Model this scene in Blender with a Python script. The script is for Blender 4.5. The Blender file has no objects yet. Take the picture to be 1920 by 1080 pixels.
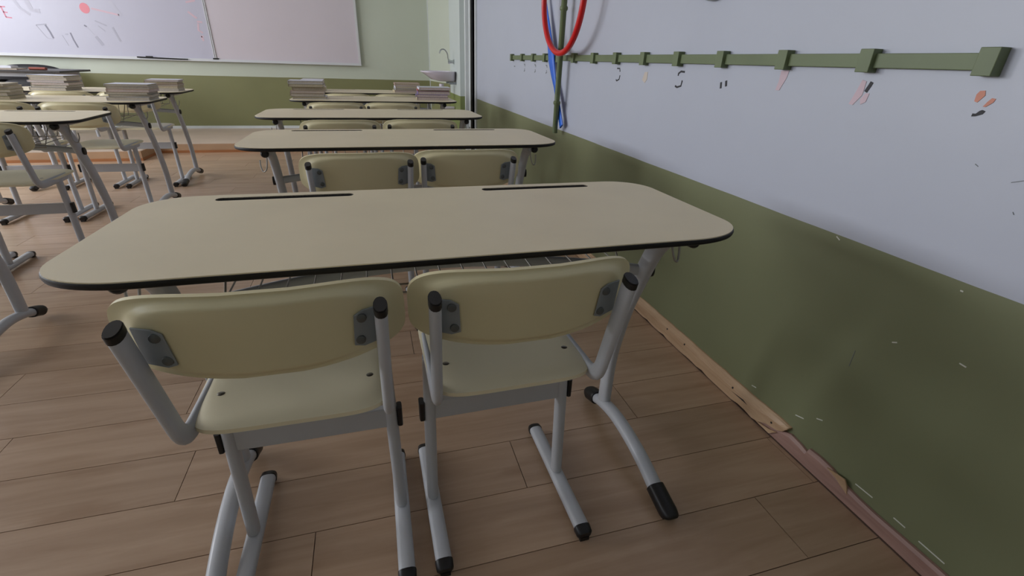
import bpy, bmesh, math, random
from mathutils import Vector, Matrix
from math import sin, cos, pi, radians

random.seed(7)
S = bpy.context.scene
C = S.collection

# ------------------------------------------------------------------ camera
CAM_H = 1.1
def camera():
    yaw, pitch, roll, f = 0.289939961, 0.446813550, 0.0343329180, 887.146
    fw = Vector((sin(yaw)*cos(pitch), cos(yaw)*cos(pitch), -sin(pitch)))
    r0 = Vector((cos(yaw), -sin(yaw), 0)); u0 = r0.cross(fw)
    r = r0*cos(roll) + u0*sin(roll); u = -r0*sin(roll) + u0*cos(roll)
    cd = bpy.data.cameras.new('camera'); co = bpy.data.objects.new('camera', cd); C.objects.link(co)
    cd.sensor_width = 36; cd.lens = f/1920*36; cd.clip_start = 0.02; cd.clip_end = 60
    m = Matrix((r, u, -fw)).transposed().to_4x4(); m.translation = (0, 0, CAM_H)
    co.matrix_world = m
    S.camera = co
camera()

# ------------------------------------------------------------------ light
S.view_settings.view_transform = 'Standard'; S.view_settings.look = 'None'
S.view_settings.gamma = 1; S.view_settings.use_curve_mapping = False
S.view_settings.exposure = 1.16
W = bpy.data.worlds.new('sky'); S.world = W; W.use_nodes = True
W.node_tree.nodes['Background'].inputs[0].default_value = (0.62, 0.75, 1.0, 1)
W.node_tree.nodes['Background'].inputs[1].default_value = 1.0
XL, XR, YB, YF, ZC = -6.2, 1.205, -2.2, 8.0, 3.1
WINDOWS = [(-0.9, 1.2), (2.0, 4.1), (4.9, 7.0)]     # y ranges of the windows in the left wall
WPOW = [7, 64, 56]
def area(name, loc, rot, sx, sy, power, col):
    l = bpy.data.lights.new(name, 'AREA'); l.shape = 'RECTANGLE'; l.size = sx; l.size_y = sy
    l.energy = power; l.color = col
    o = bpy.data.objects.new(name, l); C.objects.link(o); o.location = loc; o.rotation_euler = rot
    return o
for (a, b), pw in zip(WINDOWS, WPOW):
    area('window_daylight', (XL-0.12, (a+b)/2, 1.9), (0, -pi/2+0.12, 0), 1.5, b-a-0.1, pw, (0.96, 0.97, 1.0))

# ------------------------------------------------------------------ materials
def mat(name, col, rough=0.5, metal=0.0, var=0.0, scale=8, bump=0.0, bscale=60, spec=0.5, coat=0.0):
    m = bpy.data.materials.new(name); m.use_nodes = True
    nt = m.node_tree; b = nt.nodes['Principled BSDF']
    b.inputs['Roughness'].default_value = rough; b.inputs['Metallic'].default_value = metal
    b.inputs['Specular IOR Level'].default_value = spec; b.inputs['Coat Weight'].default_value = coat
    tc = nt.nodes.new('ShaderNodeTexCoord')
    n = nt.nodes.new('ShaderNodeTexNoise'); n.inputs['Scale'].default_value = scale; n.inputs['Detail'].default_value = 4
    nt.links.new(tc.outputs['Object'], n.inputs['Vector'])
    r = nt.nodes.new('ShaderNodeValToRGB')
    r.color_ramp.elements[0].position = 0.3; r.color_ramp.elements[1].position = 0.7
    k = 1-var
    r.color_ramp.elements[0].color = (col[0]*k, col[1]*k, col[2]*k, 1)
    r.color_ramp.elements[1].color = (min(1, col[0]*(1+var*.5)), min(1, col[1]*(1+var*.5)), min(1, col[2]*(1+var*.5)), 1)
    nt.links.new(n.outputs['Fac'], r.inputs['Fac']); nt.links.new(r.outputs['Color'], b.inputs['Base Color'])
    if bump:
        n2 = nt.nodes.new('ShaderNodeTexNoise'); n2.inputs['Scale'].default_value = bscale; n2.inputs['Detail'].default_value = 5
        nt.links.new(tc.outputs['Object'], n2.inputs['Vector'])
        bp = nt.nodes.new('ShaderNodeBump'); bp.inputs['Strength'].default_value = bump; bp.inputs['Distance'].default_value = 0.002
        nt.links.new(n2.outputs['Fac'], bp.inputs['Height']); nt.links.new(bp.outputs['Normal'], b.inputs['Normal'])
    return m
def srgb(r, g, b):
    f = lambda c: (c/255/12.92) if c/255 <= .04045 else ((c/255+.055)/1.055)**2.4
    return (f(r), f(g), f(b))

M = {}
M['laminate'] = mat('cream_laminate', srgb(226, 213, 182), 0.42, var=0.05, scale=5, bump=0.05, bscale=220, spec=0.35)
M['plastic'] = mat('cream_chair_plastic', srgb(216, 206, 166), 0.38, var=0.03, scale=4, bump=0.06, bscale=300, spec=0.4)
M['seat'] = mat('cream_seat_plastic', srgb(232, 222, 190), 0.35, var=0.03, scale=4, bump=0.05, bscale=300, spec=0.5)
M['metal'] = mat('grey_powder_coat', srgb(184, 186, 190), 0.38, var=0.04, scale=10, bump=0.06, bscale=260, spec=0.5)
M['bracket'] = mat('dark_grey_bracket', srgb(138, 144, 146), 0.4, var=0.05)
M['black'] = mat('black_plastic', (0.012, 0.011, 0.011), 0.42, var=0.2, spec=0.4)
M['edge'] = mat('black_edge_band', (0.010, 0.009, 0.009), 0.5, var=0.1, spec=0.3)
M['groove'] = mat('dark_groove', (0.02, 0.018, 0.02), 0.6)
M['wire'] = mat('wire_grey', srgb(165, 160, 152), 0.4, metal=0.3)
M['bolt'] = mat('bolt_steel', srgb(150, 145, 135), 0.3, metal=0.9)
M['bolt_dark'] = mat('dark_bolt', srgb(96, 100, 100), 0.35, metal=.5)
M['white_paint'] = mat('white_gloss_paint', srgb(208, 212, 212), 0.35, var=0.03)
M['board'] = mat('whiteboard_gloss', srgb(190, 188, 202), 0.33, var=0.02, scale=1.2, spec=0.5)
M['board_plain'] = mat('whiteboard_matt', srgb(206, 197, 203), 0.35, var=0.03, scale=1.2)
M['board_frame'] = mat('whiteboard_frame', srgb(205, 205, 206), 0.35)
M['rail'] = mat('olive_paint', srgb(104, 116, 82), 0.5, var=0.12, scale=6, bump=0.1, bscale=90)
M['olive_pole'] = mat('olive_bamboo', srgb(96, 108, 72), 0.5, var=0.15, scale=20)
M['red'] = mat('red_plastic', srgb(200, 20, 22), 0.3, var=0.05)
M['blue'] = mat('blue_plastic', srgb(40, 100, 205), 0.35, var=0.08)
M['ceramic'] = mat('white_ceramic', srgb(222, 214, 226), 0.15, var=0.01)
M['chrome'] = mat('chrome', srgb(190, 195, 195), 0.15, metal=1.0)
M['podium'] = mat('podium_wood', srgb(176, 142, 110), 0.45, var=0.15, scale=3)
M['podium_top'] = mat('podium_top', srgb(206, 186, 168), 0.4, var=0.08, scale=3)
M['podium_edge'] = mat('podium_edge', srgb(160, 104, 62), 0.4, var=0.15, scale=3)
M['mark_black'] = mat('black_mark', (0.015, 0.014, 0.018), 0.6)
M['mark_faded'] = mat('faded_mark', srgb(120, 124, 126), 0.7)
M['mark_pink'] = mat('pink_patch', srgb(204, 182, 190), 0.7, var=0.05)
M['mark_beige'] = mat('beige_patch', srgb(200, 188, 176), 0.7, var=0.05)
M['mark_orange'] = mat('orange_patch', srgb(206, 142, 122), 0.7, var=0.1)
M['chip'] = mat('paint_chip', srgb(210, 210, 200), 0.8)
M['ink_pink'] = mat('pink_marker_ink', srgb(212, 140, 158), 0.6)
M['ink_red'] = mat('red_marker_ink', srgb(226, 140, 150), 0.6)
M['ink_pale'] = mat('pale_pink_ink', srgb(212, 184, 194), 0.6)
M['ink_grey'] = mat('grey_marker_smear', srgb(176, 174, 187), 0.6)
M['ink_lgrey'] = mat('light_grey_smear', srgb(192, 190, 202), 0.6)
M['ink_dark'] = mat('dark_marker_ink', srgb(138, 136, 150), 0.6)
M['desk_dark'] = mat('dark_desk_top', srgb(58, 54, 52), 0.4, var=0.1)
M['chair_black'] = mat('black_leatherette', (0.010, 0.009, 0.012), 0.5, spec=0.3)
M['ceiling'] = mat('ceiling_white', srgb(225, 226, 226), 0.8, var=0.02)
M['pages'] = mat('book_pages', srgb(190, 180, 166), 0.8, var=0.12, scale=120)
M['pages2'] = mat('book_pages_pinkish', srgb(200, 184, 176), 0.8, var=0.12, scale=120)
M['pages3'] = mat('book_pages_yellowed', srgb(186, 174, 150), 0.8, var=0.12, scale=120)
M['cov_white'] = mat('cover_white', srgb(210, 212, 224), 0.35, var=0.05)
M['cov_beige'] = mat('cover_beige', srgb(190, 176, 146), 0.4, var=0.06)
M['cov_rose'] = mat('cover_rose', srgb(192, 160, 150), 0.4, var=0.06)
M['cov_grey'] = mat('cover_grey', srgb(150, 150, 146), 0.4, var=0.06)
M['cov_olive'] = mat('cover_olive', srgb(150, 146, 112), 0.4, var=0.06)
M['cov_purple'] = mat('cover_purple', srgb(126, 108, 158), 0.4, var=0.3, scale=25)
M['cov_red'] = mat('cover_red', srgb(196, 66, 60), 0.4, var=0.1)
M['cov_brick'] = mat('cover_brick', srgb(150, 78, 62), 0.5, var=0.1)
M['cov_brown'] = mat('cover_brown', srgb(140, 100, 80), 0.4, var=0.1)

def wall_mat(name, low, up, zb, var=0.05, smudge=0.12):
    m = bpy.data.materials.new(name); m.use_nodes = True; nt = m.node_tree; L = nt.links
    b = nt.nodes['Principled BSDF']; b.inputs['Roughness'].default_value = 0.42
    tc = nt.nodes.new('ShaderNodeTexCoord'); sx = nt.nodes.new('ShaderNodeSeparateXYZ')
    L.new(tc.outputs['Object'], sx.inputs[0])
    wob = nt.nodes.new('ShaderNodeTexNoise'); wob.inputs['Scale'].default_value = 3.0
    L.new(tc.outputs['Object'], wob.inputs['Vector'])
    ma = nt.nodes.new('ShaderNodeMath'); ma.operation = 'MULTIPLY_ADD'; ma.inputs[1].default_value = 0.006
    L.new(wob.outputs['Fac'], ma.inputs[0]); L.new(sx.outputs['Z'], ma.inputs[2])
    gt = nt.nodes.new('ShaderNodeMath'); gt.operation = 'GREATER_THAN'; gt.inputs[1].default_value = zb+0.003
    L.new(ma.outputs[0], gt.inputs[0])
    n = nt.nodes.new('ShaderNodeTexNoise'); n.inputs['Scale'].default_value = 1.6; n.inputs['Detail'].default_value = 3
    L.new(tc.outputs['Object'], n.inputs['Vector'])
    def ramp(c, v):
        r = nt.nodes.new('ShaderNodeValToRGB'); e = r.color_ramp.elements
        e[0].position = .3; e[1].position = .7
        e[0].color = (c[0]*(1-v), c[1]*(1-v), c[2]*(1-v), 1); e[1].color = (*c, 1)
        L.new(n.outputs['Fac'], r.inputs['Fac']); return r
    r1, r2 = ramp(low, smudge), ramp(up, var)
    mx = nt.nodes.new('ShaderNodeMix'); mx.data_type = 'RGBA'
    L.new(gt.outputs[0], mx.inputs['Factor']); L.new(r1.outputs['Color'], mx.inputs['A']); L.new(r2.outputs['Color'], mx.inputs['B'])
    L.new(mx.outputs['Result'], b.inputs['Base Color'])
    n2 = nt.nodes.new('ShaderNodeTexNoise'); n2.inputs['Scale'].default_value = 4; n2.inputs['Detail'].default_value = 6
    L.new(tc.outputs['Object'], n2.inputs['Vector'])
    bp = nt.nodes.new('ShaderNodeBump'); bp.inputs['Strength'].default_value = 0.25; bp.inputs['Distance'].default_value = 0.01
    L.new(n2.outputs['Fac'], bp.inputs['Height']); L.new(bp.outputs['Normal'], b.inputs['Normal'])
    return m
GREEN = srgb(124, 128, 96)
M['wall_right'] = wall_mat('wall_right_paint', GREEN, srgb(180, 184, 196), 0.70)
M['wall_front'] = wall_mat('wall_front_paint', srgb(128, 128, 88), srgb(194, 200, 184), 0.79)
M['wall_pillar'] = wall_mat('wall_pillar_paint', srgb(128, 140, 84), srgb(200, 208, 204), 0.69)
M['wall_plain'] = wall_mat('wall_plain_paint', GREEN, srgb(196, 202, 196), 0.70)

def wood_mat(name, c1, c2, rough=0.36, axis=0, tint=0.10, gs=1.0):
    m = bpy.data.materials.new(name); m.use_nodes = True; nt = m.node_tree; L = nt.links
    b = nt.nodes['Principled BSDF']; b.inputs['Roughness'].default_value = rough
    b.inputs['Specular IOR Level'].default_value = 0.4
    tc = nt.nodes.new('ShaderNodeTexCoord'); geo = nt.nodes.new('ShaderNodeNewGeometry')
    off = nt.nodes.new('ShaderNodeVectorMath'); off.operation = 'MULTIPLY_ADD'
    cmb = nt.nodes.new('ShaderNodeCombineXYZ')
    L.new(geo.outputs['Random Per Island'], cmb.inputs[0]); L.new(geo.outputs['Random Per Island'], cmb.inputs[2])
    L.new(cmb.outputs[0], off.inputs[0]); off.inputs[1].default_value = (37, 0, 19); L.new(tc.outputs['Object'], off.inputs[2])
    mp = nt.nodes.new('ShaderNodeMapping')
    sc = [22, 22, 22]; sc[axis] = 1.6; mp.inputs['Scale'].default_value = [s*gs for s in sc]
    L.new(off.outputs[0], mp.inputs['Vector'])
    n = nt.nodes.new('ShaderNodeTexNoise'); n.inputs['Scale'].default_value = 1.0; n.inputs['Detail'].default_value = 7
    n.inputs['Roughness'].default_value = 0.6; n.inputs['Distortion'].default_value = 0.6
    L.new(mp.outputs[0], n.inputs['Vector'])
    r = nt.nodes.new('ShaderNodeValToRGB'); e = r.color_ramp.elements
    e[0].position = .32; e[1].position = .68; e[0].color = (*c1, 1); e[1].color = (*c2, 1)
    L.new(n.outputs['Fac'], r.inputs['Fac'])
    # knots and cloudy streaks
    mp2 = nt.nodes.new('ShaderNodeMapping'); s2 = [9, 9, 9]; s2[axis] = 3.2; mp2.inputs['Scale'].default_value = s2
    L.new(off.outputs[0], mp2.inputs['Vector'])
    n3 = nt.nodes.new('ShaderNodeTexNoise'); n3.inputs['Scale'].default_value = 1.0; n3.inputs['Detail'].default_value = 4
    L.new(mp2.outputs[0], n3.inputs['Vector'])
    r3 = nt.nodes.new('ShaderNodeValToRGB'); e = r3.color_ramp.elements
    e[0].position = .26; e[1].position = .44; e[0].color = (.84, .79, .74, 1); e[1].color = (1, 1, 1, 1)
    L.new(n3.outputs['Fac'], r3.inputs['Fac'])
    mu = nt.nodes.new('ShaderNodeMix'); mu.data_type = 'RGBA'; mu.blend_type = 'MULTIPLY'; mu.inputs['Factor'].default_value = 1
    L.new(r.outputs['Color'], mu.inputs['A']); L.new(r3.outputs['Color'], mu.inputs['B'])
    # per plank tint
    mr = nt.nodes.new('ShaderNodeMapRange'); mr.inputs['To Min'].default_value = 1-tint; mr.inputs['To Max'].default_value = 1+tint*.5
    L.new(geo.outputs['Random Per Island'], mr.inputs['Value'])
    vm = nt.nodes.new('ShaderNodeVectorMath'); vm.operation = 'SCALE'
    L.new(mu.outputs['Result'], vm.inputs[0]); L.new(mr.outputs[0], vm.inputs['Scale'])
    L.new(vm.outputs[0], b.inputs['Base Color'])
    return m
M['floor'] = wood_mat('floor_laminate', srgb(166, 137, 111), srgb(186, 158, 132), 0.33)
M['floor_gap'] = mat('floor_gap', srgb(78, 58, 46), 0.7)
M['base_wood'] = wood_mat('baseboard_wood', srgb(178, 146, 114), srgb(200, 170, 138), 0.4, axis=1, tint=0.02, gs=2)
M['base_dark'] = wood_mat('baseboard_plinth', srgb(146, 114, 104), srgb(172, 138, 126), 0.45, axis=1, tint=0.02, gs=2)

# ------------------------------------------------------------------ helpers
def obj(name, bm, m, parent=None, smooth=True, loc=None, bevel=0.0, angle=40):
    bmesh.ops.recalc_face_normals(bm, faces=bm.faces[:])
    me = bpy.data.meshes.new(name); bm.to_mesh(me); bm.free()
    me.materials.append(M[m] if isinstance(m, str) else m)
    if smooth:
        for p in me.polygons: p.use_smooth = True
        me.set_sharp_from_angle(angle=radians(angle))
    o = bpy.data.objects.new(name, me); C.objects.link(o)
    if parent: o.parent = parent
    if loc: o.location = loc
    if bevel:
        b = o.modifiers.new('bevel', 'BEVEL'); b.width = bevel; b.segments = 3; b.limit_method = 'ANGLE'; b.angle_limit = radians(35)
    return o
def thing(name, label, cat, loc=(0, 0, 0), rz=0, group=None):
    o = bpy.data.objects.new(name, None); C.objects.link(o); o.empty_display_size = .1
    o.location = loc; o.rotation_euler = (0, 0, rz)
    return tag(o, label, cat, group)
def tag(o, label, cat, group=None):
    o['label'] = label; o['category'] = cat
    if group: o['group'] = group
    elif 'group' in o.keys(): del o['group']
    return o
def struct(o):
    o['kind'] = 'structure'; return o
def NB(): return bmesh.new()
def box(bm, x0, x1, y0, y1, z0, z1):
    v = [bm.verts.new((x, y, z)) for z in (z0, z1) for y in (y0, y1) for x in (x0, x1)]
    for f in ((0, 2, 3, 1), (4, 5, 7, 6), (0, 1, 5, 4), (2, 6, 7, 3), (0, 4, 6, 2), (1, 3, 7, 5)):
        bm.faces.new([v[i] for i in f])
    return v
def boxo(name, m, b, parent=None, bevel=0.0):
    bm = NB(); box(bm, *b); return obj(name, bm, m, parent, bevel=bevel)
def prism(bm, pts, vec):
    """closed polygon pts (3D) extruded along vec"""
    a = [bm.verts.new(p) for p in pts]; b = [bm.verts.new(Vector(p)+Vector(vec)) for p in pts]
    n = len(a); bm.faces.new(a); bm.faces.new(b[::-1])
    for i in range(n): bm.faces.new((a[i], a[(i+1) % n], b[(i+1) % n], b[i]))
def fillet(pts, r, n=8):
    P = [Vector(p) for p in pts]; out = [P[0]]
    for i in range(1, len(P)-1):
        a, b, c = P[i-1], P[i], P[i+1]
        u, v = (a-b), (c-b); rr = min(r if not isinstance(r, (list, tuple)) else r[i], u.length*.49, v.length*.49)
        u.normalize(); v.normalize()
        ang = u.angle(v); t = rr
        p0, p1 = b+u*t, b+v*t
        for k in range(n+1):
            s = k/n; out.append(p0*(1-s)**2 + b*2*s*(1-s) + p1*s*s)
    out.append(P[-1]); return out
def catmull(pts, n=6):
    P = [Vector(p) for p in pts]; P = [P[0]*2-P[1]] + P + [P[-1]*2-P[-2]]; out = []
    for i in range(1, len(P)-2):
        for k in range(n):
            t = k/n; a, b, c, d = P[i-1:i+3]
            out.append(0.5*((2*b) + (c-a)*t + (2*a-5*b+4*c-d)*t*t + (3*b-a-3*c+d)*t**3))
    out.append(P[-2]); return out
def sweep(bm, path, ra, rb, side=Vector((1, 0, 0)), seg=16, cap=True, sq=2.0, scale=None):
    """oval tube: half-width ra along `side`, rb across it; sq = superellipse power"""
    P = [Vector(p) for p in path]; rings = []
    for i, p in enumerate(P):
        t = (P[min(i+1, len(P)-1)] - P[max(i-1, 0)]).normalized()
        s = (side - t*side.dot(t)).normalized(); nrm = t.cross(s).normalized()
        k = scale[i] if scale else 1.0; ring = []
        for j in range(seg):
            a = 2*pi*j/seg; ca, sa = cos(a), sin(a)
            x = math.copysign(abs(ca)**(2/sq), ca)*ra*k; y = math.copysign(abs(sa)**(2/sq), sa)*rb*k
            ring.append(bm.verts.new(p + s*x + nrm*y))
        rings.append(ring)
    for a, b in zip(rings, rings[1:]):
        for j in range(seg): bm.faces.new((a[j], a[(j+1) % seg], b[(j+1) % seg], b[j]))
    if cap: bm.faces.new(rings[0][::-1]); bm.faces.new(rings[-1])
def wire(bm, path, r, seg=8, side=None):
    P = [Vector(p) for p in path]
    t = (P[-1]-P[0]); s = Vector((1, 0, 0)) if abs(t.normalized().x) < .8 else Vector((0, 0, 1))
    sweep(bm, P, r, r, side or s, seg)
def lathe(bm, prof, seg=24, M4=None):
    rings = []
    for r, z in prof:
        ring = []
        for j in range(seg):
            a = 2*pi*j/seg; v = Vector((r*cos(a), r*sin(a), z)); v = M4 @ v if M4 else v
            ring.append(bm.verts.new(v))
        rings.append(ring)
    for a, b in zip(rings, rings[1:]):
        for j in range(seg): bm.faces.new((a[j], a[(j+1) % seg], b[(j+1) % seg], b[j]))
    bm.faces.new(rings[0][::-1]); bm.faces.new(rings[-1])
def copy_tree(o, parent=None):
    c = o.copy(); C.objects.link(c)
    if parent is not None: c.parent = parent
    for ch in list(o.children): copy_tree(ch, c)
    return c

# ------------------------------------------------------------------ setting
def rowjoints(k):
    known = {2: .96, 3: -.227, 4: .34, 5: -.60, 6: .25, 7: -.68, 8: -1.31}
    return known.get(k, random.Random(k*13+5).uniform(0, 1.4))
def build_floor():
    boxo('floor', 'floor_gap', (XL-.2, XR+.2, YB-.2, YF+.2, -0.06, -0.0035))['kind'] = 'structure'
    bm = NB(); g = 0.0011; PL = 1.40
    y0 = 0.725-0.19*3
    for k in range(-16, 48):
        ya, yb = y0+0.1905*(k-0), y0+0.1905*(k+1)
        if ya < YB-.2 or ya > YF: continue
        j = rowjoints(k) % PL
        x = j - PL*math.ceil((j-XL)/PL)
        while x < XR:
            xa, xb = max(x, XL-.1), min(x+PL, XR+.02)
            if xb-xa > .01:
                box(bm, xa+g, xb-g, ya+g, yb-g, -0.010, 0)
            x += PL
    o = obj('floor', bm, 'floor', smooth=False); o['kind'] = 'structure'
build_floor()
def skew_fix(): pass

def win_wall(name, m):
    bm = NB(); t = .2; z0, z1 = 1.1, 2.7
    ys = [YB-.2] + [v for w in WINDOWS for v in w] + [YF+.2]
    box(bm, XL-t, XL, ys[0], ys[-1], 0, z0); box(bm, XL-t, XL, ys[0], ys[-1], z1, ZC)
    for i in range(0, len(ys), 2): box(bm, XL-t, XL, ys[i], ys[i+1], z0, z1)
    struct(obj(name, bm, m, smooth=False))
    for i, (a, b) in enumerate(WINDOWS):
        f = NB(); w = .05
        for q in ((a, a+w, z0, z1), (b-w, b, z0, z1), (a, b, z0, z0+w), (a, b, z1-w, z1), ((a+b)/2-w/2, (a+b)/2+w/2, z0, z1)):
            box(f, XL-.09, XL-.03, *q)
        struct(obj('window_%d' % (i+1), f, 'white_paint', smooth=False))
win_wall('wall_left', 'wall_plain')
struct(boxo('wall_back', 'wall_plain', (XL-.2, XR+.2, YB-.2, YB, 0, ZC)))
struct(boxo('ceiling', 'ceiling', (XL-.2, XR+.4, YB-.2, YF+.2, ZC, ZC+.1)))
wr = struct(boxo('wall_right', 'wall_right', (XR, XR+.2, YB-.2, 5.72, 0, ZC)))
struct(boxo('wall_front', 'wall_front', (XL-.2, XR+.4, YF, YF+.2, 0, ZC)))
# recess by the sink: slanting side wall, then the pillar
bm = NB(); prism(bm, [(.955, YF, 0), (1.12, 6.95, 0), (1.4, 6.95, 0), (1.4, YF, 0)], (0, 0, ZC)); o = struct(obj('wall_side', bm, 'wall_front', smooth=False))
pil = struct(boxo('wall_pillar', 'wall_pillar', (1.105, 1.45, 6.22, 6.97, 0, ZC), bevel=.004))
struct(boxo('trim_1', 'white_paint', (.952, .978, YF-.03, YF+.0, .1, ZC)))
# door frame where the right wall ends
struct(boxo('trim_2', 'white_paint', (1.128, 1.185, 5.98, 6.03, 0, ZC), bevel=.004))
d = struct(boxo('door_1', 'white_paint', (1.168, 1.206, 5.745, 6.6, 0, ZC-.02)))
struct(boxo('trim_3', 'black', (1.150, 1.2, 5.745, 5.80, 0, ZC)))
struct(boxo('trim_4', 'white_paint', (1.184, 1.215, 5.69, 5.735, 0, ZC), bevel=.003))

# podium under the board
pd = NB(); box(pd, XL, -2.42, 6.14, 6.6, 0, .1); box(pd, XL, .93, 6.6, YF-.001, 0, .1)
po = obj('podium', pd, 'podium_top', smooth=False); tag(po, 'low wooden platform running along the front wall under the whiteboard', 'platform')
for nm, m, b in (('riser', 'podium', (XL, -2.42, 6.125, 6.139, .028, .098)), ('riser', 'podium', (-2.419, .93, 6.585, 6.599, .028, .098)),
                 ('riser', 'podium', (-2.42+.001, -2.406, 6.125, 6.585, .028, .098)),
                 ('floor_strip', 'podium_edge', (XL, -2.42, 6.115, 6.139, 0, .028)), ('floor_strip', 'podium_edge', (-2.40, .93, 6.575, 6.599, 0, .028)),
                 ('floor_strip', 'podium_edge', (-2.419, -2.40, 6.115, 6.585, 0, .028))):
    boxo(nm, m, b, po)
struct(boxo('baseboard_front', 'white_paint', (XL, .95, YF-.015, YF, .1, .135)))

# baseboard on the right wall: whole board, then the torn part showing the thin plinth
bb = NB()
prof = [(.0, 0), (-.018, 0), (-.018, .045), (-.012, .068), (-.006, .076), (0, .076)]
def bbpart(bm, stations):
    """stations: (y, z_low, z_high)"""
    rings = []
    for y, zl, zh in stations:
        rings.append([bm.verts.new((XR+dx, y, zl+(zh-zl)*z/.076)) for dx, z in prof])
    n = len(prof)
    for a, b in zip(rings, rings[1:]):
        for j in range(n): bm.faces.new((a[j], a[(j+1) % n], b[(j+1) % n], b[j]))
    bm.faces.new(rings[0]); bm.faces.new(rings[-1][::-1])
rnd = random.Random(3)
st = [(5.7, .004, .078), (3.0, .004, .078), (1.9, .004, .078)]
y = 1.85
while y > 1.0:
    st.append((y, .004+rnd.choice((0, 0, .003, .006, .001)), .078-rnd.choice((0, 0, .001, .002)))); y -= .035
st += [(.985, .010, .079), (.95, .030, .080), (.93, .034, .081), (.905, .040, .081), (.885, .052, .079), (.870, .074, .078)]
bbpart(bb, st)
bo = struct(obj('baseboard_right', bb, 'base_wood', smooth=False))
# thin plinth left where the board has been torn away
bm = NB()
st = [(5.7, 0, .014), (1.1, 0, .014)]
y = .98
st2 = [(.98, .002, .030), (.93, .002, .036), (.90, .002, .045), (.86, .002, .060), (.82, .002, .056), (.795, .002, .050),
       (.79, .002, .066), (.75, .002, .069), (.71, .002, .066), (.69, .002, .058), (.66, .002, .052), (.62, .002, .048), (.57, .002, .046),
       (.50, .002, .048), (.42, .002, .05), (.2, .002, .05), (-.5, .002, .05), (YB, .002, .05)]
rings = []
for yy, zl, zh in st2:
    rings.append([bm.verts.new(p) for p in ((XR-.001, yy, zl), (XR-.014, yy, zl), (XR-.014, yy, zh*.82), (XR-.009, yy, zh), (XR-.001, yy, zh))])
for a, b in zip(rings, rings[1:]):
    for j in range(5): bm.faces.new((a[j], a[(j+1) % 5], b[(j+1) % 5], b[j]))
bm.faces.new(rings[0]); bm.faces.new(rings[-1][::-1])
pl = obj('plinth_strip', bm, 'base_dark', bo, smooth=False); pl['label'] = 'thin torn brown strip left where the board broke off'
bm = NB()
prism(bm, [(XR-.016, .72, .062), (XR-.016, .665, .072), (XR-.016, .655, .060), (XR-.016, .645, .036), (XR-.016, .67, .046), (XR-.016, .69, .055)], (.004, 0, 0))
prism(bm, [(XR-.022, .985, .012), (XR-.022, .93, .024), (XR-.022, .90, .036), (XR-.022, .925, .010)], (.004, 0, 0))
obj('torn_flap', bm, 'base_wood', bo, smooth=False)
bm = NB()
for yy in (1.55, 1.12, .93, 1.42): lathe(bm, [(.004, 0), (.004, .002)], 10, Matrix.Translation((XR-.0165, yy, .05)) @ Matrix.Rotation(-pi/2, 4, 'Y'))
obj('nail_head', bm, 'groove', bo)
bm = NB(); prism(bm, [(XR-.0185, 1.12, .035), (XR-.0185, 1.06, .042), (XR-.0185, 1.04, .036), (XR-.0185, 1.08, .036)], (.0006, 0, 0)); obj('crack', bm, 'groove', bo)
# dark gap line and grout between plinth and floor
struct(boxo('baseboard_gap', 'floor_gap', (XR-.017, XR-.001, YB, 1.9, .0002, .0035)))
bo2 = [o for o in bpy.data.objects if o.name == 'baseboard_gap'][0]; bo2.parent = bo; del bo2['kind']; bo2.name = 'floor_gap'

# chips and scratches in the paint, children of the right wall
def mark(name, m, pts, parent=wr, x=XR, th=.0012):
    bm = NB(); prism(bm, [(x-th, a, b) for a, b in pts], (th-.0001, 0, 0)); return obj(name, bm, m, parent, smooth=False)
def stroke(name, m, pts, w, parent=wr, x=XR):
    L, R = [], []
    P = [Vector((a, b)) for a, b in pts]
    for i, p in enumerate(P):
        t = (P[min(i+1, len(P)-1)]-P[max(i-1, 0)]).normalized(); n = Vector((-t.y, t.x))*w/2
        L.append(p+n); R.append(p-n)
    bm = NB(); prism(bm, [(x-.0012, p.x, p.y) for p in L+R[::-1]], (.0011, 0, 0))
    return obj(name, bm, m, parent, smooth=False)
for (yy, zz, l, ang) in ((.934, .691, .014, .5), (.557, .529, .014, .1), (.62, .68, .006, 0), (.70, .50, .012, -.5), (5.66, 1.34, .10, 1.5), (1.75, .43, .01, 1),
                         (3.0, .30, .05, 1.5), (.80, .17, .02, -.4), (.86, .13, .03, -.3), (1.05, .105, .02, -.2), (.62, .075, .05, -.05), (.52, .072, .03, 0), (.44, .068, .06, 0)):
    dy, dz = cos(ang)*l/2, sin(ang)*l/2
    stroke('paint_chip', 'chip', [(yy-dy, zz-dz), (yy+dy, zz+dz)], .003)
for (yy, zz, l, ang) in ((.617, .919, .02, -.4), (.695, .935, .008, .5), (.60, .86, .006, .9), (.78, .40, .05, 1.57)):
    dy, dz = cos(ang)*l/2, sin(ang)*l/2
    stroke('scratch', 'mark_faded', [(yy-dy, zz-dz), (yy+dy, zz+dz)], .0012)
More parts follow.
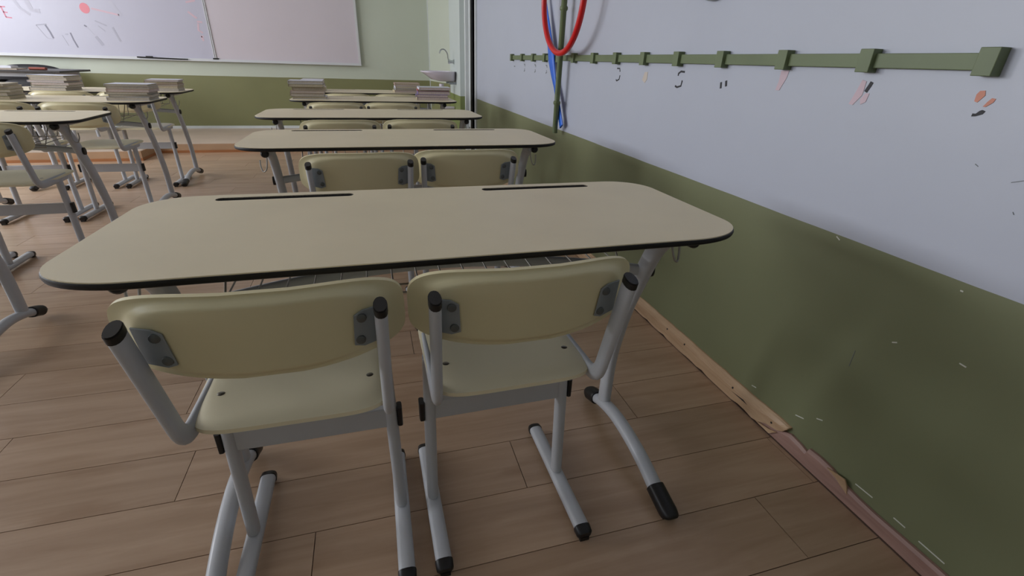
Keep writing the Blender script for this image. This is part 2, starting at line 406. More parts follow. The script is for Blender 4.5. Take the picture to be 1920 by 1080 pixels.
# numbers painted under the rail (worn)
st_ = lambda pts, w=.008, m='mark_black': stroke('number_mark', m, pts, w)
for yy, f in ((4.19, 0), (3.905, 1), (3.64, 2), (3.392, 3)):
    m = 'mark_faded'
    if f == 0: st_([(yy+.01, 1.062), (yy-.02, 1.062)], .008, m)
    else:
        st_([(yy+.012, 1.082), (yy-.012, 1.078), (yy-.012, 1.066)], .008, m); st_([(yy-.004, 1.05), (yy-.012, 1.038), (yy+.008, 1.032)], .008, m)
st_([(2.345, 1.084), (2.318, 1.084), (2.312, 1.070)], .006); st_([(2.308, 1.054), (2.312, 1.036), (2.335, 1.028), (2.345, 1.033)], .006)
st_([(1.775, 1.083), (1.80, 1.084), (1.815, 1.076), (1.815, 1.068)], .007); st_([(1.782, 1.052), (1.785, 1.032), (1.81, 1.026), (1.825, 1.030)], .007)
st_([(1.548, 1.056), (1.544, 1.036)], .008); st_([(1.523, 1.062), (1.518, 1.044)], .009)
st_([(.985, 1.081), (.988, 1.072), (.994, 1.058)], .009)
mark('number_mark', 'mark_black', [(.727, 1.040), (.721, 1.038), (.724, 1.032), (.735, 1.027), (.742, 1.026), (.742, 1.032), (.736, 1.032), (.731, 1.038)])
mark('paint_patch', 'mark_beige', [(2.075, 1.075), (2.05, 1.075), (2.05, 1.045), (2.065, 1.030), (2.09, 1.042)])
mark('paint_patch', 'mark_pink', [(1.285, 1.10), (1.255, 1.10), (1.258, 1.08), (1.275, 1.045), (1.290, 1.045), (1.285, 1.07)])
mark('paint_patch', 'mark_pink', [(1.012, 1.085), (1.000, 1.082), (1.000, 1.050), (1.018, 1.025), (1.030, 1.027), (1.022, 1.05)])
mark('paint_patch', 'mark_pink', [(.992, 1.055), (.982, 1.055), (.985, 1.035), (.997, 1.028), (1.002, 1.04)])
mark('paint_patch', 'mark_orange', [(.745, 1.075), (.736, 1.076), (.733, 1.067), (.742, 1.053), (.748, 1.055), (.749, 1.068)])
mark('paint_patch', 'mark_orange', [(.719, 1.063), (.712, 1.062), (.714, 1.055), (.724, 1.046), (.729, 1.046), (.724, 1.056)])

# ------------------------------------------------------------------ whiteboard
wb = thing('whiteboard', 'wide whiteboard with faint pink and grey marker drawings on the front wall', 'whiteboard', (0, YF, 0))
ZB, ZT, XJ, XE = 1.0, 2.25, -1.935, -.07
def rel(b): return (b[0], b[1], b[2]-YF, b[3]-YF, b[4], b[5])
boxo('writing_panel', 'board', rel((-5.0, XJ-.012, YF-.030, YF-.002, ZB, ZT)), wb)
o = boxo('blank_panel', 'board_plain', rel((XJ+.012, XE, YF-.030, YF-.002, ZB, ZT)), wb); o['label'] = 'right half of the board, plain and slightly pinkish'
bm = NB()
box(bm, *rel((-5.03, XE+.03, YF-.045, YF-.001, ZB-.026, ZB+.002))); box(bm, *rel((-5.03, XE+.03, YF-.045, YF-.001, ZT-.002, ZT+.026)))
box(bm, *rel((XE-.002, XE+.03, YF-.045, YF-.001, ZB, ZT))); box(bm, *rel((-5.03, -4.998, YF-.045, YF-.001, ZB, ZT)))
box(bm, *rel((XJ-.014, XJ-.004, YF-.04, YF-.001, ZB, ZT))); box(bm, *rel((XJ+.002, XJ+.014, YF-.04, YF-.001, ZB, ZT)))
obj('frame', bm, 'board_frame', wb, smooth=False)
boxo('joint_clip', 'black', rel((XJ-.025, XJ+.04, YF-.05, YF-.03, ZB-.004, ZB+.014)), wb)
def ink(name, m, pts, w=None):
    y = -.0312
    bm = NB()
    if w is None: prism(bm, [(a, y, b) for a, b in pts], (0, .001, 0))
    else:
        P = [Vector(p) for p in pts]; L, R = [], []
        for i, p in enumerate(P):
            t = (P[min(i+1, len(P)-1)]-P[max(i-1, 0)]).normalized(); n = Vector((-t.y, t.x))*w/2
            L.append((p.x+n.x, y, p.y+n.y)); R.append((p.x-n.x, y, p.y-n.y))
        prism(bm, L+R[::-1], (0, .001, 0))
    return obj(name, bm, m, wb, smooth=False)
ink('marker_drawing', 'ink_red', [(-3.268+.052*cos(a*pi/8), 1.528+.058*sin(a*pi/8)) for a in range(16)])
for p in ([(-4.135, 1.50), (-4.075, 1.50)], [(-4.115, 1.50), (-4.10, 1.39)], [(-4.11, 1.445), (-4.07, 1.44)], [(-4.105, 1.39), (-4.045, 1.385)]): ink('marker_writing', 'ink_pink', p, .014)
ink('marker_drawing', 'ink_pale', [(-3.20, 1.53), (-2.92, 1.47)], .02)
for p, m, w in (([(-3.83, 1.32), (-3.76, 1.18), (-3.70, 1.17)], 'ink_grey', .006), ([(-3.83, 1.32), (-3.72, 1.335)], 'ink_grey', .012), ([(-3.735, 1.325), (-3.71, 1.25), (-3.695, 1.18)], 'ink_dark', .018),
        ([(-3.595, 1.22), (-3.56, 1.10)], 'ink_grey', .006), ([(-3.50, 1.25), (-3.49, 1.17), (-3.468, 1.085)], 'ink_dark', .016), ([(-3.56, 1.23), (-3.53, 1.232)], 'ink_grey', .012),
        ([(-3.33, 1.34), (-3.305, 1.325)], 'ink_dark', .016), ([(-3.305, 1.325), (-3.25, 1.23)], 'ink_lgrey', .006), ([(-3.24, 1.22), (-3.19, 1.12)], 'ink_grey', .035),
        ([(-3.20, 1.395), (-3.09, 1.345)], 'ink_grey', .015), ([(-3.18, 1.34), (-3.12, 1.28)], 'ink_grey', .008), ([(-3.03, 1.33), (-2.985, 1.17)], 'ink_grey', .022),
        ([(-4.0, 1.68), (-3.93, 1.49), (-3.85, 1.43)], 'ink_lgrey', .03), ([(-3.86, 1.66), (-3.82, 1.48), (-3.74, 1.47)], 'ink_lgrey', .05), ([(-2.98, 1.62), (-2.9, 1.46)], 'ink_lgrey', .04)):
    ink('marker_drawing', m, p, w)
for p in ([(-2.14, 1.655), (-2.03, 1.68)], [(-2.14, 1.55), (-2.07, 1.49), (-2.05, 1.48)], [(-2.06, 1.44), (-2.00, 1.435)], [(-2.05, 1.42), (-2.065, 1.34), (-2.02, 1.31)], [(-2.05, 1.27), (-2.02, 1.265)], [(-2.05, 1.27), (-2.03, 1.215)]):
    ink('marker_writing', 'ink_pale', p, .022)
# pointer stick lying on the frame ledge
bm = NB(); wire(bm, [(-2.84, YF-.062, .998), (-2.26, YF-.062, .986)], .008); 
po_ = obj('pointer', bm, 'black'); tag(po_, 'thin black pointer stick on the lower ledge of the whiteboard', 'pointer')
bm = NB(); box(bm, -2.74, -2.66, YF-.070, YF-.054, .994, 1.014); obj('pointer_grip', bm, 'black', po_, bevel=.003)
boxo('pen_ledge', 'board_frame', rel((-5.03, XE+.03, YF-.075, YF-.045, ZB-.030, ZB-.022)), wb)

# ------------------------------------------------------------------ sink on the pillar
sk = thing('wash_basin', 'small white ceramic wash basin hung on the wall beside the door frame', 'sink', (1.105, 6.62, 0))
bm = NB()
def rr(cx, cy, hx, hy, n=24, pw=3.0):
    out = []
    for j in range(n):
        a = 2*pi*j/n; out.append((cx+math.copysign(abs(cos(a))**(2/pw), cos(a))*hx, cy+math.copysign(abs(sin(a))**(2/pw), sin(a))*hy))
    return out
sects = [(.0, .842, -.10, .10, .12), (.0, .862, -.15, .15, .17), (0, .915, -.188, .188, .21), (0, .945, -.215, .213, .235), (0, .958, -.215, .215, .237), (0, .958, -.215, .175, .20), (0, .93, -.215, .16, .18), (0, .88, -.20, .10, .12)]
rings = []
for _, z, cx, hx, hy in sects: rings.append([bm.verts.new((px, py, z)) for px, py in rr(cx, 0, hx, hy)])
for a, b in zip(rings, rings[1:]):
    for j in range(24): bm.faces.new((a[j], a[(j+1) % 24], b[(j+1) % 24], b[j]))
bm.faces.new(rings[0][::-1]); bm.faces.new(rings[-1])
obj('basin', bm, 'ceramic', sk)
bm = NB(); lathe(bm, [(.03, .62), (.03, .81)], 16, Matrix.Translation((-.17, 0, 0))); wire(bm, fillet([(-.17, 0, .63), (-.17, 0, .52), (-.01, 0, .52)], .05), .018); obj('drain_pipe', bm, 'ceramic', sk)
boxo('wall_bracket', 'bracket', (-.09, -.002, -.14, -.11, .81, .835), sk)
boxo('wall_bracket', 'bracket', (-.09, -.002, .11, .14, .81, .835), sk)
fc = thing('tap', 'chrome swan-neck tap on the wall above the white basin', 'tap', (1.105, 6.62, 1.07))
bm = NB(); lathe(bm, [(.03, 0), (.03, .01), (.018, .012), (.018, .05), (.026, .052), (.026, .075), (.010, .08)], 20, Matrix.Rotation(-pi/2, 4, 'Y')); obj('tap_body', bm, 'chrome', fc)
bm = NB(); wire(bm, catmull([(-.06, 0, 0), (-.075, 0, .03), (-.085, 0, .09), (-.12, 0, .135), (-.165, 0, .130), (-.185, 0, .09)], 6), .008, 10, Vector((0, 1, 0))); obj('spout', bm, 'chrome', fc)

# ------------------------------------------------------------------ coat rail and wall things
cr = thing('coat_rail', 'long olive green coat rail with square pegs screwed along the right wall', 'coat rail', (XR, 0, 1.128))
bm = NB(); box(bm, -.016, -.001, .735, 4.235, -.016, .016); obj('rail_board', bm, 'rail', cr, bevel=.0015)
for i, yy in enumerate((.742, 1.003, 1.270, 1.550, 1.814, 2.074, 2.339, 2.601, 2.878, 3.135, 3.392, 3.648, 3.926, 4.222)):
    hh = .026
    bm = NB(); box(bm, -.0285, -.0005, yy-.0195, yy+.0165, -hh, hh); obj('peg_block', bm, 'rail', cr, bevel=.0015)
hp = NB(); cy, cz, R0 = 2.89, 1.462, .312
ring = [(XR-.104+.003*cos(2*a*2*pi/64), cy+R0*sin(a*2*pi/64), cz+R0*cos(a*2*pi/64)) for a in range(65)]
sweep(hp, ring, 0.0165, .0165, Vector((1, 0, 0)), 12, cap=False); bmesh.ops.remove_doubles(hp, verts=hp.verts[:], dist=.0005)
ho = obj('hoop', hp, 'red'); tag(ho, 'red plastic hoop hanging over the coat rail', 'hoop')
pn = NB(); z = [(1.95, 1), (1.40, 1), (1.392, 1.35), (1.38, 1.35), (1.372, 1.0), (.885, .95), (.878, 1.3), (.866, 1.3), (.858, .95), (.69, .95)]
sweep(pn, [(XR-.058, 2.985+.02*(1.4-a), a) for a, _ in z], 0.0175, .0175, Vector((1, 0, 0)), 12, scale=[s for _, s in z])
o = obj('pole', pn, 'olive_pole'); tag(o, 'olive green bamboo-like pole hanging upright behind the red hoop', 'pole')
bn = NB(); zz = [(1.95, 3.66, .5), (1.47, 3.415, .7), (1.30, 3.325, 1.4), (1.13, 3.235, 2.2), (1.05, 3.19, 1.7), (.965, 3.135, 1.0), (.90, 3.085, 1.2), (.735, 2.975, 1.2)]
sweep(bn, catmull([(XR-.0345, y-.025, z) for z, y, _ in zz], 4), .005, .021, Vector((1, 0, 0)), 12, sq=2.6, scale=[zz[min(i//4, 7)][2]*(1-(i % 4)/4)+zz[min(i//4+1, 7)][2]*(i % 4)/4 for i in range(29)])
o = obj('stick', bn, 'blue'); tag(o, 'bright blue flat plastic stick leaning crosswise behind the olive pole', 'stick')
cl = thing('wall_disc', 'dark grey round fixture on the white wall at the top edge, above the coat rail', 'wall fixture', (XR, 1.668, 1.42))
bm = NB(); lathe(bm, [(.108, 0), (.108, .018), (.10, .026), (.09, .026), (.088, .015)], 40, Matrix.Rotation(-pi/2, 4, 'Y')); obj('rim', bm, 'bracket', cl)
bm = NB(); lathe(bm, [(.089, .014), (.089, .016)], 40, Matrix.Rotation(-pi/2, 4, 'Y')); obj('face', bm, 'white_paint', cl)

# ------------------------------------------------------------------ desk
TZ = .775
def outline(hx, hy, n=14, rxy=((.15, .11), (.11, .10)), inset=0.0):
    """rounded outline: wide corners at the student side (y-), tighter at the far side, slightly bowed ends"""
    pts = []
    (rx0, ry0), (rx1, ry1) = rxy
    def corner(cx, cy, rx, ry, a0):
        for k in range(n+1):
            a = a0+(pi/2)*k/n; e = 2/2.15
            pts.append((cx+math.copysign(abs(cos(a))**e, cos(a))*rx, cy+math.copysign(abs(sin(a))**e, sin(a))*ry))
    hx -= inset; hy -= inset
    corner(-(hx-rx0), -(hy-ry0), rx0, ry0, pi)
    corner(hx-rx0, -(hy-ry0), rx0, ry0, 1.5*pi)
    corner(hx-rx1, hy-ry1, rx1, ry1, 0)
    corner(-(hx-rx1), hy-ry1, rx1, ry1, .5*pi)
    out = []
    for x, y in pts:
        s = 1 + .012*(1-(y/hy)**2) - (.018 if y > 0 else 0)*(y/hy)     # ends bow out, far edge a touch shorter
        out.append((x*s, y))
    return out
HX, HY = .660, .262
def make_desk(label, loc):
    t = thing('school_desk', label, 'desk', loc)
    bm = NB(); o0 = outline(HX, HY); loops = [o0]; slots = []
    for sx in (-.345, .316):
        sl = []
        for k in range(9): a = -pi/2+pi*k/8; sl.append((sx+.160-.012+cos(a)*.012, .220+sin(a)*.014))
        for k in range(9): a = pi/2+pi*k/8; sl.append((sx-.160+.012+cos(a)*.012, .220+sin(a)*.014))
        slots.append(sl); loops.append(sl)
    edges = []
    for lp in loops:
        vs = [bm.verts.new((x, y, TZ)) for x, y in lp]
        for i in range(len(vs)): edges.append(bm.edges.new((vs[i], vs[(i+1) % len(vs)])))
    bmesh.ops.triangle_fill(bm, use_beauty=True, use_dissolve=True, edges=edges)
    r = bmesh.ops.extrude_face_region(bm, geom=bm.faces[:])
    bmesh.ops.translate(bm, vec=(0, 0, -.003), verts=[g for g in r['geom'] if isinstance(g, bmesh.types.BMVert)])
    obj('tabletop', bm, 'laminate', t, smooth=False)
    for sl in slots:
        bm = NB(); a = [bm.verts.new((x, y, TZ-.0005)) for x, y in sl]; b = [bm.verts.new((x, y, TZ-.008)) for x, y in sl]
        for i in range(len(a)): bm.faces.new((a[i], a[(i+1) % len(a)], b[(i+1) % len(a)], b[i]))
        bm.faces.new(b)
        obj('pen_groove', bm, 'groove', t, smooth=False)
    # black moulded edge and underside
    bm = NB(); rings = []
    for ins, z in ((.0015, TZ-.0012), (-.0012, TZ-.003), (-.0022, TZ-.0075), (-.001, TZ-.0125), (.004, TZ-.0155)):
        rings.append([bm.verts.new((x, y, z)) for x, y in outline(HX, HY, inset=ins)])
    for a, b in zip(rings, rings[1:]):
        for i in range(len(a)): bm.faces.new((a[i], a[(i+1) % len(a)], b[(i+1) % len(a)], b[i]))
    bm.faces.new(rings[-1]); obj('edge_band', bm, 'edge', t)
    for s in (-1, 1):
        x = .550*s
        bm = NB(); sweep(bm, catmull([(x, -.145, .750), (x, -.10, .718), (x, -.06, .665), (x, -.010, .557), (x, .027, .465), (x, .060, .345), (x, .078, .24), (x, .080, .075)], 6), .0165, .027, sq=2.4)
        leg = obj('leg', bm, 'metal', t)
        bm = NB(); sweep(bm, [(x, -.195, .746), (x, .12, .746)], .021, .013, sq=2.6); obj('top_arm', bm, 'metal', leg)
        bm = NB(); lathe(bm, [(.010, 0), (.0145, .004), (.016, .012), (.016, .028), (.012, .032)], 18, Matrix.Translation((x+s*.008, -.205, .7425)) @ Matrix.Rotation(-pi/2, 4, 'X')); obj('end_cap', bm, 'black', leg)
        bm = NB()
        fp = catmull([(x, -.27, .030), (x, -.20, .055), (x, -.11, .074), (x, -.01, .080), (x, .08, .066), (x, .135, .047)], 6)
        sweep(bm, fp, .0205, .0175, sq=2.3); foot = obj('foot', bm, 'metal', t)
        bm = NB(); sweep(bm, catmull([(x, -.345, .013), (x, -.338, .018), (x, -.31, .024), (x, -.262, .036), (x, -.255, .038)], 4), .024, .021, sq=2.8, scale=[.55, .7, .8, .88, .92, .96, 1, 1, 1, 1, 1, 1, 1, 1, 1, 1, .97]); obj('foot_cap', bm, 'black', foot)
        bm = NB(); sweep(bm, catmull([(x, .122, .052), (x, .14, .047), (x, .17, .036), (x, .185, .026), (x, .188, .018)], 4), .025, .024, sq=2.4, scale=[.95]+[1]*9+[.98, .93, .87, .8, .7, .6, .45]); obj('foot_cap', bm, 'black', foot)
    bm = NB(); pth = [(u*.550, -.028+.135*(1-u*u), .60+.012*(1-u*u)) for u in [i/16-1 for i in range(33)]]
    sweep(bm, pth, .016, .009, Vector((0, 0, 1)), 14, sq=2.6); st = obj('stretcher', bm, 'metal', t)
    for s in (-1, 1):
        bm = NB(); sweep(bm, [(s*.565, -.030, .60), (s*.576, -.030, .60)], .019, .012, Vector((0, 0, 1)), 16); obj('end_cap', bm, 'black', st)
    # wire shelf
    bm = NB(); n = 17
    for i in range(n):
        x = -.44+.88*i/(n-1)
        wire(bm, fillet([(x, -.086, .630), (x, -.080, .648), (x, .16, .655), (x, .195, .758)], .010, 3), .0020, 6)
    for y_, z_ in ((-.086, .630), (-.080, .6475), (.16, .6525), (.192, .747)): wire(bm, [(-.442, y_, z_-.002), (.442, y_, z_-.002)], .0024, 6)
    for s in (-1, 1): wire(bm, fillet([(s*.442, -.08, .6475), (s*.442, .02, .758)], .01, 2), .0024, 6)
    obj('wire_shelf', bm, 'wire', t)
    for s in (-1, 1):
        bm = NB(); x = s*.572
        wire(bm, catmull([(x, -.09, .757), (x, -.10, .70), (x+s*.006, -.11, .665), (x+s*.02, -.105, .655), (x+s*.028, -.095, .675), (x+s*.028, -.09, .70)], 5), .0028, 8)
        hk = NB(); lathe(hk, [(.018, 0), (.018, .004)], 14, Matrix.Translation((x, -.09, .752)))
        h = obj('bag_hook', bm, 'wire', t)
        hk.free()
    return t

# ------------------------------------------------------------------ chair
def shell(bm, ring_fn, ts, n, th_fn):
    """closed shell from nested outlines; ring_fn(t, j)->Vector, th_fn(t)->Vector offset"""
    top = [[bm.verts.new(ring_fn(t, j)) for j in range(n)] for t in ts]
    bot = [[bm.verts.new(Vector(ring_fn(t, j))+th_fn(t)) for j in range(n)] for t in ts]
    for L, fl in ((top, 0), (bot, 1)):
        for a, b in zip(L, L[1:]):
            for j in range(n): bm.faces.new((a[j], a[(j+1) % n], b[(j+1) % n], b[j]))
        bm.faces.new(L[0])
    for j in range(n): bm.faces.new((top[-1][j], top[-1][(j+1) % n], bot[-1][(j+1) % n], bot[-1][j]))
def roundrect(t, j, n, hx, hy, pw):
    a = 2*pi*(j+.5)/n
    c, s = cos(a), sin(a); e = 2/(2+(pw-2)*t)
    # keep outer ring a rounded rectangle and inner rings ellipse-like
    return math.copysign(abs(c)**e, c)*hx*t, math.copysign(abs(s)**e, s)*hy*t
def make_chair(label, loc, rz=0):
    t = thing('school_chair', label, 'chair', loc, rz)
    N = 72; ts = [.04, .2, .4, .6, .75, .85, .92, .96, .985, 1.0]
    def seat(tt, j):
        x, y = roundrect(tt, j, N, .182, .185, 6.0)
        yy = y/.187
        z = .500 - .007*(1-(x/.182)**2)*(1-(yy-.0)**2)*1.0 - .010*max(0, (tt-.80)/.2)**2 - (.010*max(0, yy-.5)**2)
        return Vector((x, y+.020, z))
    bm = NB(); shell(bm, seat, ts, N, lambda q: Vector((0, 0, -.011 if q < .95 else -.009)))
    se = obj('seat', bm, 'seat', t, angle=60)
    for sx in (-.140, .140):
        bm = NB(); lathe(bm, [(.0085, 0), (.0085, .0015), (.005, .003)], 14, Matrix.Translation((sx, -.062, .4955))); obj('bolt', bm, 'bolt', se)
    # backrest
    def back(tt, j):
        u, v = roundrect(tt, j, N, .218, .080, 4.0)
        un = u/.218; vn = v/.080
        z = .700 + v + (.016*un*un if v < 0 else .003*un*un)*abs(vn)
        y = -.225 - (z-.697)*.16 + .050*un*un
        # shoulder: rim steps forward towards the sitter, lip at the edge
        k = min(1.0, max(0.0, (tt-.80)/.13)); y += .013*k*k*(3-2*k)*(1 if v > 0 else .5)
        return Vector((u, y, z))
    bm = NB(); shell(bm, back, [.04, .2, .4, .6, .74, .80, .84, .88, .92, .96, .985, 1.0], N, lambda q: Vector((0, .009, .001)))
    br = obj('backrest', bm, 'plastic', t, angle=60)
    for s in (-1, 1):
        x = .1785*s; xb = .174*s; xf = .170*s; xg = .178*s
        bm = NB(); sweep(bm, fillet([(x, -.238, .748), (xb, -.170, .480), (xf, .085, .477)], .046, 8), .0105, .0185, sq=2.3)
        fr = obj('side_frame', bm, 'metal', t)
        dirn = Vector((0, .068, -.268)).normalized()
        p0 = Vector((x, -.238, .748))
        bm = NB(); sweep(bm, [p0-dirn*.003, p0+dirn*.001], .0100, .0178, sq=2.3); sweep(bm, [p0-dirn*.0005, p0+dirn*.012], .0112, .0190, sq=2.3); obj('end_cap', bm, 'black', fr)
        # bracket plate to the backrest, with two bolts
        bm = NB(); a = []
        for (u, zz_) in ((x, .730), (x-s*.030, .728), (x-s*.044, .720), (x-s*.048, .660), (x-s*.032, .654), (x, .660)):
            un = u/.218; yb = -.225-(zz_-.697)*.16+.050*un*un-.0045
            a.append((u, yb, zz_))
        prism(bm, a, (0, .004, 0)); bk = obj('bracket', bm, 'bracket', t, smooth=False, bevel=.001)
        for zz_, du in ((.714, .032), (.670, .037)):
            u = x-s*du; un = u/.218; yb = -.225-(zz_-.697)*.16+.050*un*un-.0045
            bm = NB(); lathe(bm, [(.0085, 0), (.0078, .003), (.004, .0042)], 12, Matrix.Translation((u, yb, zz_)) @ Matrix.Rotation(pi/2, 4, 'X')); obj('bolt', bm, 'bolt_dark', bk)
        # leg and foot
        bm = NB(); sweep(bm, [(xg, .0, .038), (.174*s, .006, .30), (xf, .010, .474)], .0145, .0185, sq=2.3); obj('leg', bm, 'metal', t)
        bm = NB(); sweep(bm, [(xg, -.192, .023), (xg, .182, .023)], .0195, .0145, sq=2.6); ft = obj('foot', bm, 'metal', t)
        for e in (-1, 1):
            y0 = -.21 if e < 0 else .20
            bm = NB(); sweep(bm, [(xg, y0, .019), (xg, y0-e*.005, .020), (xg, y0-e*.024, .022)] if e < 0 else [(xg, y0, .019), (xg, y0-.005, .020), (xg, y0-.020, .022)],
                             .0215, .0165, sq=2.8, scale=[.72, .94, 1]); box(bm, xg-.012, xg+.012, min(y0, y0-e*.02), max(y0, y0-e*.02), .0, .012); obj('end_cap', bm, 'black', ft)
    bm = NB(); box(bm, -.176, .176, -.004, .016, .298, .352); cb = obj('crossbar', bm, 'metal', t, bevel=.003)
    for s in (-1, 1):
        bm = NB(); sweep(bm, [(s*.193, .006, .300), (s*.193, .006, .352)], .0065, .014, sq=3.5); obj('end_cap', bm, 'black', cb)
    return t

# ------------------------------------------------------------------ desks and chairs in their rows
RX = dict(d=[(.128, .797+HY), (.150, 2.025+HY), (.035, 3.06+HY), (.072, 4.24+HY), (.075, 5.22+HY)],
          c=[((-.187, .926), (.252, .930)), ((-.052, 2.065), (.371, 2.10)), ((-.160, 3.10), (.292, 3.12)), ((-.230, 4.22), (.185, 4.25)), ((-.180, 5.20), (.280, 5.22))])
LX = dict(d=[(-2.04, 1.915+HY), (-2.04, 2.86+HY), (-2.10, 3.93+HY), (-2.19, 4.90+HY)],
          c=[(None, (-1.84, 2.05)), ((-2.197, 2.99), (-1.75, 2.985)), ((-2.245, 4.06), (-1.797, 4.055)), ((-2.335, 5.03), (-1.885, 5.03))])
ordn = ['first', 'second', 'third', 'fourth', 'fifth']
desk_lab = ['large cream-topped double school desk in the foreground, nearest the camera',
            'cream-topped double desk directly ahead of the foreground desk, second in the wall-side row',
            'cream-topped double desk in the middle of the wall-side row, third from the camera',
            'cream-topped double desk with two tall book stacks, fourth in the row by the wall',
            'farthest cream-topped double desk of the wall-side row, just before the platform']
rx_cl = ['left', 'right']
GD, GC = 'double school desks in rows', 'cream school chairs at the desks'
chair_first = None; desk_first = None
for i, (x, y) in enumerate(RX['d']):
    if desk_first is None: desk_first = d = make_desk(desk_lab[0], (x, y, 0))
    else: d = copy_tree(desk_first); d.location = (x, y, 0)
    tag(d, desk_lab[i], 'desk', GD)
    if i in (1, 2): d.rotation_euler.z = (.0, .006, .012)[i]
for i, pair in enumerate(RX['c']):
    for s, (x, y) in enumerate(pair):
        side = rx_cl[s]
        lab = ['cream school chair with grey tube frame at the foreground desk, %s one of the pair' % side,
               'cream chair-back just beyond the foreground desk, %s one of the pair' % side,
               'cream chair tucked under the third desk by the wall, %s one of the pair' % side,
               'cream chair in front of the wall-row desk with tall book stacks, %s one' % side,
               'cream chair at the farthest desk of the wall row, %s one of the pair' % side][i]
        if chair_first is None: chair_first = c = make_chair(lab, (x, y, 0))
        else: c = copy_tree(chair_first); c.location = (x, y, 0)
        c.rotation_euler.z = [[-.006, .010], [.03, -.03], [.02, -.03], [.0, -.02], [0, 0]][i][s]
        tag(c, lab, 'chair', GC)
left_lab = ['grey-framed double desk at the left photo edge, only its curved leg and foot showing',
            'cream-topped double desk at the left without books, its black-edged tip overlapping a chair',
            'cream-topped double desk at the left with a book stack on its near right end',
            'farthest cream-topped double desk of the left row, carrying two book stacks']
for i, (x, y) in enumerate(LX['d']):
    d = copy_tree(desk_first); d.location = (x, y, 0); d.rotation_euler.z = 0; tag(d, left_lab[i], 'desk', GD)
for i, pair in enumerate(LX['c']):
    for s, q in enumerate(pair):
        if q is None: continue
        side = rx_cl[s]
        lab = ['cream chair at the bare left edge of the photo, nearest of the left row',
               'cream chair at the nearest visible desktop of the left row, %s one of the pair' % side,
               'cream chair in front of the left desk with the near book stack, %s one' % side,
               'cream chair at the farthest desk of the left row, %s one of the pair' % side][i]
        c = copy_tree(chair_first); c.location = (*q, 0); c.rotation_euler.z = [0, .02, -.02, .01][i]
        tag(c, lab, 'chair', GC)

# ------------------------------------------------------------------ books
def make_book(w, d, h, page_m, cov_m):
    t = bpy.data.objects.new('book', None); C.objects.link(t); t.empty_display_size = .05
    bm = NB(); c = .0014
    box(bm, -w/2, w/2, -d/2, d/2, 0, c); box(bm, -w/2, w/2, -d/2, d/2, h-c, h); box(bm, -w/2, -w/2+c, -d/2, d/2, 0, h)
    obj('cover', bm, cov_m, t, smooth=False)
    bm = NB(); box(bm, -w/2+c, w/2-.003, -d/2+.003, d/2-.003, c, h-c); obj('pages', bm, page_m, t, smooth=False)
    return t
kinds = {}
def book(w, d, h, pm, cm):
    k = (w, d, h, pm, cm)
    if k not in kinds:
        kinds[k] = make_book(*k); return kinds[k]
    return copy_tree(kinds[k])
pm = ['pages', 'pages2', 'pages3']; cm = ['cov_beige', 'cov_rose', 'cov_grey', 'cov_white', 'cov_olive']
def stack(x, y, n, rz, place, seed, top='cov_white', hs=None, covers=None, lean=.012, wd=(.20, .275)):
    r = random.Random(seed); z = TZ+.0002
    names = {0: 'bottom', n-1: 'top'}
    for i in range(n):
        h = (hs[i] if hs else r.choice((.016, .020, .024)))
        cv = covers[i] if covers else (top if i == n-1 else r.choice(cm))
        b = book(wd[0], wd[1], h, r.choice(pm), cv)
        b.location = (x+r.uniform(-lean, lean), y+r.uniform(-lean, lean), z); b.rotation_euler = (0, 0, rz+r.uniform(-.05, .05))
        z += h+.0004
        pos = names.get(i) or ('%s-lowest' % ordn[i])
        tag(b, '%s book, %s' % (pos, place), 'book', 'school books stacked on the desks')
# wall row
stack(-.455, 4.47, 6, .02, 'left-end stack on the fourth desk of the wall-side row', 11, hs=[.018, .026, .016, .028, .020, .024], wd=(.255, .20))
stack(.555, 4.50, 5, -.04, 'purple-spined right-end stack on the fourth desk of the wall-side row', 12, hs=[.024, .018, .026, .012, .020], covers=['cov_beige', 'cov_purple', 'cov_purple', 'cov_red', 'cov_white'], wd=(.27, .20))
stack(.40, 5.42, 5, .03, 'right-end stack on the farthest desk of the wall-side row', 13, hs=[.022, .018, .020, .014, .014], covers=['cov_beige', 'cov_grey', 'cov_white', 'cov_rose', 'cov_rose'], wd=(.25, .19))
stack(-.50, 5.44, 5, 0, 'left-end stack on the farthest desk of the wall-side row', 14, hs=[.022, .018, .020, .024, .018])
# left row
stack(-1.575, 4.16, 6, .05, 'right-end stack on the middle desk of the left row', 21, hs=[.022, .016, .014, .018, .020, .012], covers=['cov_white', 'cov_grey', 'cov_olive', 'cov_rose', 'cov_beige', 'cov_white'], wd=(.25, .20))
stack(-1.675, 5.12, 5, .05, 'right-end stack on the farthest desk of the left row', 22, hs=[.020, .022, .014, .020, .014], covers=['cov_white', 'cov_beige', 'cov_rose', 'cov_brown', 'cov_white'], wd=(.24, .20))
stack(-2.42, 5.04, 6, -.12, 'inner stack on the farthest desk of the left row', 23, hs=[.022, .016, .020, .014, .022, .014], wd=(.26, .20))
stack(-2.35, 4.14, 5, .10, 'yellowish stack at the left photo edge, middle left desk', 24, hs=[.020, .022, .016, .020, .014], covers=['cov_olive', 'cov_olive', 'cov_olive', 'cov_beige', 'cov_beige'], wd=(.24, .20))

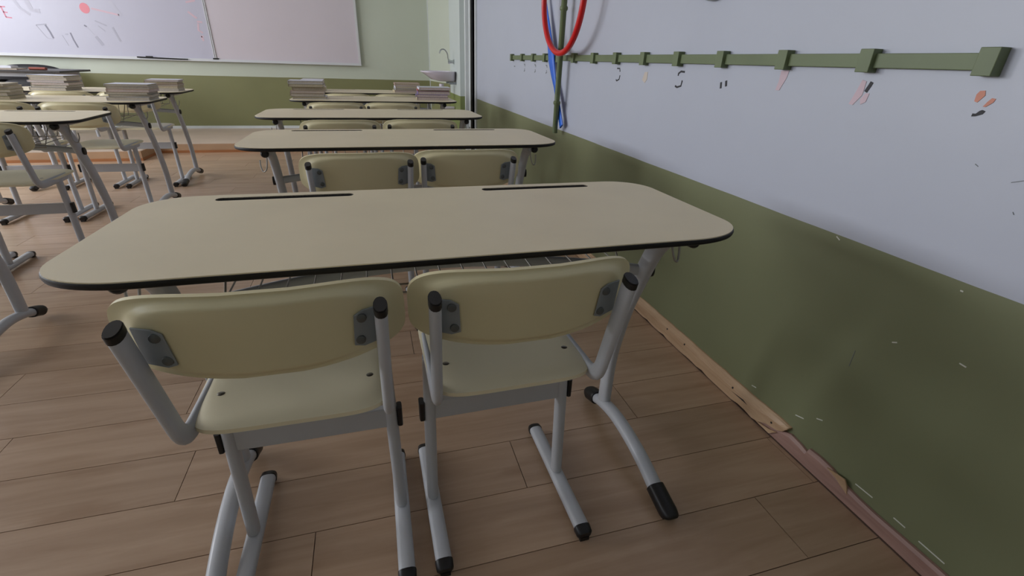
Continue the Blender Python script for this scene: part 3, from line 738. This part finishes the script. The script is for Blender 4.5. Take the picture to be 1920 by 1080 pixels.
# ------------------------------------------------------------------ teacher's corner
td = thing('teacher_desk', 'thin dark-topped table on the platform under the whiteboard, far left', 'table', (-3.86, 7.0, .1))
boxo('tabletop', 'desk_dark', (-.78, .72, -.33, .33, .735, .755), td, bevel=.003)
for sx in (-.70, .62):
    bm = NB(); wire(bm, [(sx, -.25, 0), (sx, -.25, .735)], .016, 12); obj('leg', bm, 'metal', td)
    bm = NB(); wire(bm, [(sx, .25, 0), (sx, .25, .735)], .016, 12); obj('leg', bm, 'metal', td)
bm = NB(); box(bm, -.70, .62, -.26, -.24, .69, .73); box(bm, -.70, .62, .24, .26, .69, .73); obj('apron', bm, 'metal', td)
bm = NB(); wire(bm, catmull([(.62, -.28, .71), (.66, -.30, .69), (.67, -.30, .66)], 4), .007); obj('hook', bm, 'black', td)
tc = thing('office_chair', 'black padded office chair behind the dark teacher table, curved back above the top', 'chair', (-3.93, 7.50, .1))
bm = NB()
def cush(bm, cx, cy, cz, hx, hy, hz, pw=2.6, n=20):
    rings = []
    for i in range(n+1):
        a = -pi/2+pi*i/n; r = abs(cos(a))**(2/pw); zz = math.copysign(abs(sin(a))**(2/pw), sin(a))*hz
        rings.append([bm.verts.new((cx+x*max(r, .02), cy+y*max(r, .02), cz+zz)) for x, y in rr(0, 0, hx, hy, 24, 2.8)])
    for a, b in zip(rings, rings[1:]):
        for j in range(24): bm.faces.new((a[j], a[(j+1) % 24], b[(j+1) % 24], b[j]))
    bm.faces.new(rings[0][::-1]); bm.faces.new(rings[-1])
cush(bm, 0, 0, .49, .26, .25, .05); obj('seat', bm, 'chair_black', tc)
bm = NB(); cush(bm, 0, .24, .625, .37, .05, .16, 2.6); obj('backrest', bm, 'chair_black', tc)
for s in (-1, 1):
    bm = NB(); sweep(bm, fillet([(s*.27, .20, .60), (s*.30, -.15, .62), (s*.28, -.15, .46)], .05), .02, .014); obj('armrest', bm, 'chair_black', tc)
bm = NB(); lathe(bm, [(.028, .08), (.028, .45)], 16); obj('gas_post', bm, 'black', tc)
bm = NB()
for k in range(5):
    a = 2*pi*k/5; sweep(bm, [(0, 0, .09), (.28*cos(a), .28*sin(a), .05)], .02, .014, Vector((-sin(a), cos(a), 0)))
    lathe(bm, [(.02, 0), (.025, .012), (.025, .035), (.01, .045)], 10, Matrix.Translation((.28*cos(a), .28*sin(a), 0)))
obj('star_base', bm, 'black', tc)
# things on the teacher table
TT = .1+.755
bkp = make_book(.30, .22, .012, 'pages2', 'cov_beige'); bkp.location = (-3.70, 6.84, TT+.0002); bkp.rotation_euler.z = .05
tag(bkp, 'pale flat book lying on the dark teacher table', 'book')
bm = NB(); box(bm, -.09, .09, -.06, .06, 0, .022); o = obj('paper_pad', bm, 'cov_white', bevel=.002); o.location = (-3.70, 6.84, TT+.0130); tag(o, 'white paper pad on top of the pale book on the teacher table', 'notepad')
bm = NB(); sweep(bm, [(-.05, 0, .014), (.09, .01, .014)], .03, .014, Vector((0, 1, 0)), sq=2.6); o = obj('pencil_case', bm, 'cov_brick'); o.location = (-3.42, 6.82, TT); tag(o, 'reddish brown pencil case on the teacher table beside the pale book', 'pencil case')
# dark backpack-like seat cushion and second black chair partly hidden before the table
bc = thing('padded_armchair', 'low black padded chair in front of the teacher table, left of the book stacks', 'chair', (-3.42, 6.38, .1))
bm = NB(); cush(bm, 0, 0, .40, .27, .24, .06); obj('seat', bm, 'chair_black', bc)
bm = NB(); cush(bm, .02, .20, .545, .24, .05, .125, 3.5); obj('backrest', bm, 'chair_black', bc)
for sx in (-.2, .2):
    for sy in (-.18, .18):
        bm = NB(); wire(bm, [(sx, sy, 0), (sx, sy, .36)], .012); obj('leg', bm, 'metal', bc)
